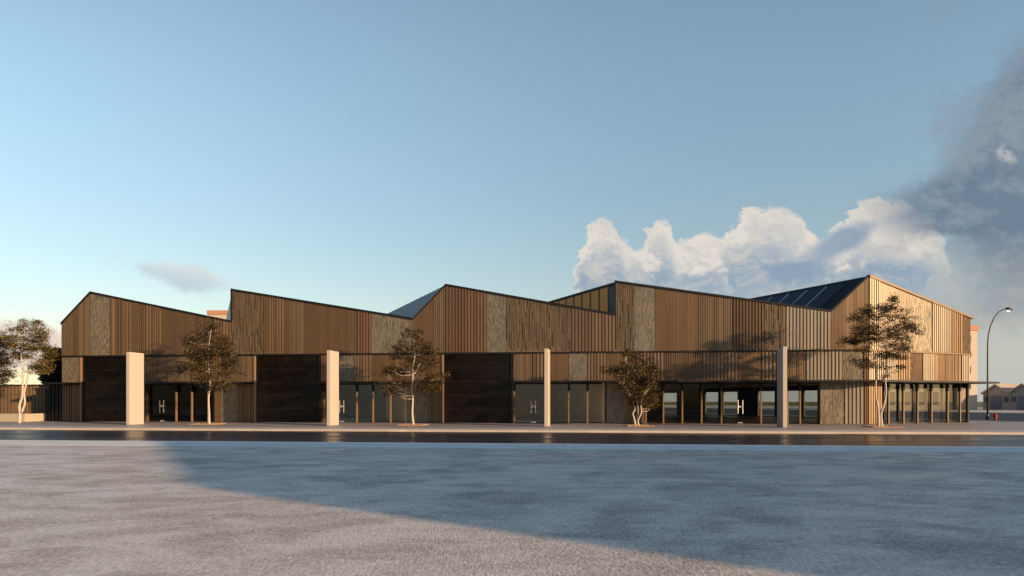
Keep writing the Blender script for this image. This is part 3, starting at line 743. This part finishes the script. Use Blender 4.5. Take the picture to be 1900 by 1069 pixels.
make_tree('young_tree', tree_xy(15.89), (1182, 791), .0342, [[(1179, 791, .07), (1176, 775, .055), (1174, 768, .05), (1178, 758, .045), (1172, 742, .04), (1166, 728, .035), (1156, 715, .02)],
          [(1185, 791, .065), (1184, 780, .05), (1190, 766, .045), (1189, 752, .035), (1192, 735, .02)], [(1182, 788, .05), (1184, 768, .04), (1183, 750, .035), (1180, 732, .02)]],
          [(1163, 655, 9, 7), (1172, 664, 10, 6), (1192, 664, 14, 6), (1145, 683, 15, 7), (1128, 687, 12, 4), (1168, 680, 20, 9), (1195, 682, 18, 9), (1214, 688, 10, 8), (1155, 698, 18, 9), (1185, 700, 24, 10), (1210, 708, 12, 9), (1168, 715, 20, 9),
           (1195, 722, 20, 10), (1180, 735, 18, 8), (1208, 735, 14, 9), (1192, 748, 14, 7), (1212, 752, 8, 4), (1176, 746, 8, 5), (1218, 700, 6, 6)],
          'low multi-stemmed tree with dense dark crown, right of the third concrete fin', seed=13, dens=1.35)
make_tree('young_tree', tree_xy(1.11), (1634, 792.5), .0331, [[(1630, 792.5, .10), (1630, 775, .09), (1629, 755, .07), (1625, 735, .055), (1625, 712, .05), (1626, 690, .04), (1622, 660, .025), (1610, 620, .012)],
          [(1636, 792.5, .10), (1635, 768, .07), (1640, 752, .06), (1644, 730, .055), (1643, 705, .05), (1646, 680, .04), (1645, 650, .03), (1650, 600, .02), (1656, 560, .008)]],
          [(1657, 554, 6, 6), (1652, 566, 14, 7), (1640, 578, 14, 7), (1613, 578, 16, 7), (1668, 582, 16, 8), (1595, 590, 18, 8), (1632, 593, 22, 9), (1668, 600, 20, 9), (1684, 608, 14, 6), (1698, 610, 12, 3), (1605, 608, 20, 9), (1640, 612, 24, 9),
           (1592, 620, 16, 8), (1662, 622, 20, 9), (1620, 630, 22, 9), (1570, 632, 18, 6), (1586, 636, 14, 5), (1650, 640, 22, 8), (1684, 630, 10, 7), (1672, 645, 14, 6), (1605, 650, 12, 4), (1590, 668, 14, 5), (1608, 676, 15, 6), (1636, 660, 16, 7), (1660, 658, 14, 6),
           (1668, 664, 14, 5), (1635, 680, 12, 5), (1668, 680, 10, 4), (1642, 698, 6, 3)],
          'tallest twin-stemmed tree with broad dark crown, at the building corner', seed=14, dens=1.0)
make_tree('young_tree', at(38, 49.0), (38, 785), .0387, [[(36, 785, .12), (37, 765, .11), (36, 752, .09), (41, 735, .07), (42, 710, .065), (43, 690, .055), (40, 670, .04), (38, 640, .02)],
          [(40, 765, .08), (46, 748, .07), (45, 728, .065), (52, 700, .06), (53, 685, .05), (62, 672, .04), (85, 652, .02)], [(43, 700, .03), (35, 696, .025), (24, 698, .015)], [(53, 690, .04), (62, 688, .03), (75, 686, .015)]],
          [(47, 598, 9, 7), (70, 602, 9, 7), (32, 610, 13, 7), (58, 614, 18, 8), (20, 622, 14, 6), (80, 620, 12, 9), (42, 628, 22, 8), (72, 636, 18, 9), (25, 638, 14, 6), (50, 646, 24, 8), (84, 648, 13, 8), (30, 658, 12, 5), (45, 662, 20, 7), (95, 655, 10, 6),
           (82, 672, 14, 8), (72, 684, 14, 7), (88, 684, 8, 6), (62, 682, 8, 4)],
          'twin-trunked tree with pale bark and golden-lit crown, before the low cream wall', seed=15, mat='leafsunlit')
make_tree('young_tree', at(-30, 50.5), (-30, 785), .0395, [[(-30, 785, .11), (-30, 750, .08), (-28, 710, .06), (-22, 680, .04), (-15, 650, .02)]],
          [(8, 640, 12, 6), (-5, 632, 12, 8), (-20, 640, 18, 10), (2, 660, 16, 8), (10, 668, 12, 6), (0, 680, 18, 9), (14, 692, 12, 6), (5, 700, 16, 8), (-30, 655, 20, 12), (-30, 690, 25, 12), (-50, 670, 20, 12), (8, 712, 12, 5)],
          'tree cut by the left frame edge, only its dark crown showing', seed=16, dens=1.3)
make_tree('background_tree', at(105, 62), (105, 776.7), .0485, [[(105, 777, .14), (104, 740, .10), (104, 690, .05)]],
          [(104, 655, 10, 6), (98, 668, 14, 7), (112, 664, 12, 8), (96, 684, 14, 8), (110, 690, 16, 10), (90, 698, 12, 6), (104, 706, 18, 8), (120, 680, 12, 10), (125, 700, 12, 10)],
          'dark tree rising behind the fence at the hall left end', group='trees behind the fence', seed=17, mat='leafdark', leaf=.2, dens=1.2)
# tree pits
for u, lab in ((44.9, 'timber-edged square tree pit left of the middle sectional door'), (30.5, 'timber-edged square tree pit left of the third sectional door'),
               (15.7, 'timber-edged square tree pit under the low multi-stemmed tree'), (1.0, 'timber-edged square tree pit under the tallest tree at the corner')):
    mb = MB(); f2 = Frame(FR.q(u, TW), tdir, FR.n)
    f2.box(mb, -.75, .75, -.75, .75, -.05, .02)
    for a0, a1, b0, b1 in ((-.85, .85, .75, .85), (-.85, .85, -.85, -.75), (.75, .85, -.75, .75), (-.85, -.75, -.75, .75)): f2.box(mb, a0, a1, b0, b1, -.05, .06)
    o = mb.build('tree_pit', M['soil']); tag(o, lab, 'tree pit', 'tree pits in the sidewalk')

# ------------------------------------------------------------------ left end: fence, low wall, railing
mb = MB()
FL = Frame(FR.q(59.75, -1.3), tdir, FR.n)
def corr(mb, fr, u0, u1, z0, z1, p_=.32):
    fr.box(mb, u0, u1, -.06, 0, z0, z1)
    n = int((u1-u0)/p_)
    for i in range(n): fr.box(mb, u0+i*p_+.04, u0+i*p_+.20, -.01, .06, z0+.01, z1-.01)
root = empty('corrugated_fence', (*FL.q(1), 0), 'tall brown corrugated metal fence continuing left of the hall', 'fence')
def sub(name, mb, mat, parent):
    of = Vector(parent.location); mb.v = [tuple(Vector(v_)-of) for v_ in mb.v]; return mb.build(name, mat, parent)
m1 = MB(); corr(m1, FL, 0, 2.4, 0.003, 2.93); sub('fence_panel', m1, M['black'], root)  # shade on this stretch of fence put into its black colour
m1 = MB(); FL2 = Frame(FR.q(62.1, -2.4), tdir, FR.n); corr(m1, FL2, 0, 14, .003, 2.85); sub('fence_panel', m1, M['fencemetal'], root)
m1 = MB(); FL.box(m1, -.1, 2.45, -.1, .1, 2.93, 3.03); FL2.box(m1, 0, 14, -.1, .1, 2.85, 2.95); sub('fence_capping', m1, M['black'], root)
mb = MB(); LW = Frame(FR.q(62.05, 0.9), tdir, FR.n); LW.box(mb, 0, 14, -.25, 0, .003, .62); LW.box(mb, 0, .22, -2.9, -.25, .003, .61)
o = mb.build('low_wall', M['planter']); tag(o, 'low cream rendered wall behind the leftmost trees', 'wall')
root = empty('metal_railing', (*LW.q(.1, -.12), .62), 'thin vertical bar railing standing on the low cream wall', 'railing')
for i, du in enumerate([.05, .55, .75, .95, 1.15, 1.35, 1.6, 2.6, 3.4]):
    m1 = MB(); m1.tube([LW.p(du, -.12, .62), LW.p(du, -.12, 2.1 if i else 1.7)], .012 if i else .03, 6); sub('bar', m1, M['pole'], root)
m1 = MB(); LW.box(m1, .05, 3.4, -.135, -.105, 2.1, 2.13); sub('top_rail', m1, M['pole'], root)

# ------------------------------------------------------------------ street lamp and hydrant
lx, ly = at(1832.5, 57.5)
root = empty('street_lamp', (lx, ly, 0), 'tall curved-neck street lamp with lit head beside the side road', 'street lamp')
mm = 57.5/1266.7
pts = [(0, 0, 0), (0, 0, 3), (0, 0, (778-640)*mm), (.06, 0, (778-620)*mm), (.25, 0, (778-603)*mm), (.55, 0, (778-588)*mm), (.95, 0, (778-577)*mm), (1.4, 0, (778-572)*mm), (1.6, 0, (778-571.5)*mm)]
m1 = MB(); m1.tube(pts, [.075, .065, .055, .05, .05, .045, .045, .04, .04], 10); m1.lathe([(.12, 0.003), (.12, .5), (.08, .56)], seg=12); m1.build('pole', M['pole'], root, smooth=True)
hz = (778-571.5)*mm
m1 = MB(); m1.tube([(1.5, 0, hz), (1.62, 0, hz), (1.8, 0, hz-.03), (2.0, 0, hz-.07), (2.08, 0, hz-.1)], [.05, .12, .15, .11, .04], 12); hd = m1.build('lamp_head', M['pole'], root, smooth=True)
mt, t, p = newmat('lamp glow'); p.inputs['Emission Color'].default_value = (1, .75, .5, 1); p.inputs['Emission Strength'].default_value = 2.5; p.inputs['Base Color'].default_value = (.9, .8, .7, 1)
m1 = MB(); m1.tube([(1.64, 0, hz-.14), (1.72, 0, hz-.19), (1.82, 0, hz-.18), (1.9, 0, hz-.14)], [.03, .09, .08, .02], 10); m1.build('lamp_lens', mt, hd, smooth=True)

hx, hy = at(1846.5, 56.2)
root = empty('fire_hydrant', (hx, hy, 0), 'small red fire hydrant near the foot of the street lamp', 'fire hydrant')
m1 = MB(); m1.lathe([(.17, .003), (.17, .04), (.11, .05), (.10, .40), (.13, .41), (.13, .46), (.11, .47), (.105, .54), (.07, .61), (.03, .64), (.03, .69), (0, .69)], seg=16)
m1.build('barrel', M['redpaint'], root, smooth=True)
for dx, dy in ((.16, 0), (-.16, 0), (0, -.18)):
    m1 = MB(); m1.tube([(0, 0, .36), (dx, dy, .36)], .055, 10); m1.tube([(dx*.8, dy*.8, .36), (dx*1.15, dy*1.15, .36)], .07, 8); m1.build('nozzle', M['redpaint'], root)

# ------------------------------------------------------------------ far side: sheds and towers
SHW = 77.0
def far_q(px, ws=SHW):
    a_ = (px-950)/1266.7; o = Vector(side_pt(ws, 0)); d = Vector(rdir); return (a_*o.y-o.x)/(d.x-a_*d.y)
SF = Frame(side_pt(SHW, 0), rdir, (-sdir[0], -sdir[1]))
def shed(q0, q1, zv, zp, doorf, label, depth=30, withdoor=True):
    c = (q0+q1)/2; root = empty('gabled_shed', (*SF.q(c), 0), label, 'shed', 'row of gabled sheds across the side road')
    m1 = MB()
    pts_ = [(q0, 0), (q1, 0), (q1, zv), (c, zp), (q0, zv)]
    f_ = [SF.p(u, 0, z) for u, z in pts_]; b_ = [SF.p(u, -depth, z) for u, z in pts_]
    m1.face(*f_); m1.face(*b_[::-1])
    m1.face(f_[1], f_[2], b_[2], b_[1]); m1.face(f_[4], f_[0], b_[0], b_[4])
    sub('wall', m1, M['shedwall'], root)
    for (ua, za), (ub, zb) in (((q0-.2, zv-.1), (c, zp)), ((c, zp), (q1+.2, zv-.1))):
        m1 = MB(); m1.hexa([SF.p(ua, .4, za+.02), SF.p(ub, .4, zb+.02), SF.p(ub, -depth, zb+.02), SF.p(ua, -depth, za+.02)],
                           [SF.p(ua, .4, za+.3), SF.p(ub, .4, zb+.3), SF.p(ub, -depth, zb+.3), SF.p(ua, -depth, za+.3)]); sub('roof', m1, M['shedroof'], root)
    if withdoor:
        wd = (q1-q0)*.42; m1 = MB(); SF.box(m1, c-wd/2, c+wd/2, -.1, .08, .01, zv*.88)
        for i in range(6): SF.box(m1, c-wd/2, c+wd/2, .08, .11, .3+i*zv*.14, .36+i*zv*.14)
        sub('roller_door', m1, M['sheddoor'], root)
        for q in (q0+(q1-q0)*.12, q0+(q1-q0)*.86):
            m1 = MB(); SF.box(m1, q-.4, q+.4, -.1, .05, 1.4, 2.4); sub('window', m1, M['winglass'], root)
qs = [far_q(x) for x in (1924, 1873, 1824)]
shed(qs[0], qs[1], 2.9, 4.4, 0, 'grey gabled shed with roller door, cut by the right frame edge')
shed(qs[1], qs[2], 2.9, 4.4, 0, 'grey gabled shed with roller door, directly behind the street lamp')
shed(far_q(1980), qs[0]-.1, 2.9, 4.4, 0, 'grey gabled shed beyond the right frame edge')
# cream tower with orange top
def tower(px0, px1, D, ztop_, name, label, floors, base_mat='render', dep=14):
    x0, y0 = at(px0, D); x1, _ = at(px1, D); wd = x1-x0
    root = empty(name, (x0, y0, 0), label, 'building')
    m1 = MB(); m1.prism([(0, 0), (wd, 0), (wd, dep), (0, dep)], 0, ztop_-.9); m1.build('wall', M[base_mat], root)
    m1 = MB(); m1.prism([(-.2, -.2), (wd+.2, -.2), (wd+.2, dep+.2), (-.2, dep+.2)], ztop_-.9, ztop_); m1.build('roof_band', M['orange'], root)
    fh = (ztop_-1.2)/floors; nw = max(1, int(wd/2.6))
    for i in range(floors):
        for j in range(nw):
            if i == 0 and floors > 4: continue
            xx = (j+.5)*wd/nw; m1 = MB(); m1.prism([(xx-.6, -.04), (xx+.6, -.04), (xx+.6, .05), (xx-.6, .05)], i*fh+1.0, i*fh+2.2); wn = m1.build('window', M['winglass'], root)
            m1 = MB(); m1.prism([(xx-.75, -.12), (xx+.75, -.12), (xx+.75, -.041), (xx-.75, -.041)], i*fh+.85, i*fh+.97); m1.build('sill', M['concrete'], wn)
    return root
tower(1777, 1813.5, 121, 15.0, 'cream_tower', 'cream tower block with orange roof band behind the hall right end', 5)
tower(386, 440, 150, 21.5, 'orange_topped_block', 'far block with orange roof band peeping over the first roof valley', 7)
# grey warehouse seen through the corner glazing
x0, y0 = at(1640, 122); x1, _ = at(1776, 122)
root = empty('flat_warehouse', (x0, y0, 0), 'blue-grey warehouse seen through the corner glazing', 'building')
m1 = MB(); m1.prism([(0, 0), (x1-x0, 0), (x1-x0, 20), (0, 20)], 0, 4.2); m1.build('wall', M['shedwall'], root)
m1 = MB(); m1.prism([(-.2, -.2), (x1-x0+.1, -.2), (x1-x0+.1, 20.2), (-.2, 20.2)], 4.2, 4.5); m1.build('roof', M['shedroof'], root)
for j in range(5):
    xx = 1.3+j*2.6; m1 = MB(); m1.prism([(xx-.7, -.06), (xx+.7, -.06), (xx+.7, .05), (xx-.7, .05)], .9, 3.2); m1.build('window', M['winglass'], root)
# distant hedge line
rg = random.Random(5); mb = MB()
for i in range(5000):
    x = rg.uniform(-200, 300); y = 330+rg.uniform(-3, 3); z = rg.uniform(0, .55+.12*math.sin(x*.3)); s_ = rg.uniform(.4, .9)
    mb.face((x-s_, y, z), (x, y-s_*.5, z-s_*.6), (x+s_, y, z), (x, y+.2, z+s_*.6))
tag(MBnorm(mb, 'far_hedge', M['hedge'], None), 'low green hedge band on the horizon behind the hall', 'hedge', kind='stuff')

# ------------------------------------------------------------------ unseen block added behind the viewpoint, shaped to cast the long plaza shadow
HN = 7.0; sh_ = HN/math.tan(SUN_EL); off = Vector((.80, -.60)).normalized()*sh_
Q = Vector((-14.2, 27.3))+off; R0 = Vector((-6.3, 13.1))+off; R_ = Vector((-4.4, 11.6))+off; S_ = R_+Vector((9.5, -5.5)).normalized()*34; T_ = Q+Vector((.994, -.109))*48
root = empty('shadow_block', (Q.x, Q.y, 0), 'unseen grey block added behind the viewpoint to cast the plaza shadow', 'building')
P = [Vector((0, 0)), R0-Q, R_-Q, S_-Q, T_-Q]
m1 = MB(); m1.prism([(p_.x, p_.y) for p_ in P], -.1, HN); m1.build('wall', M['shedwall'], root)
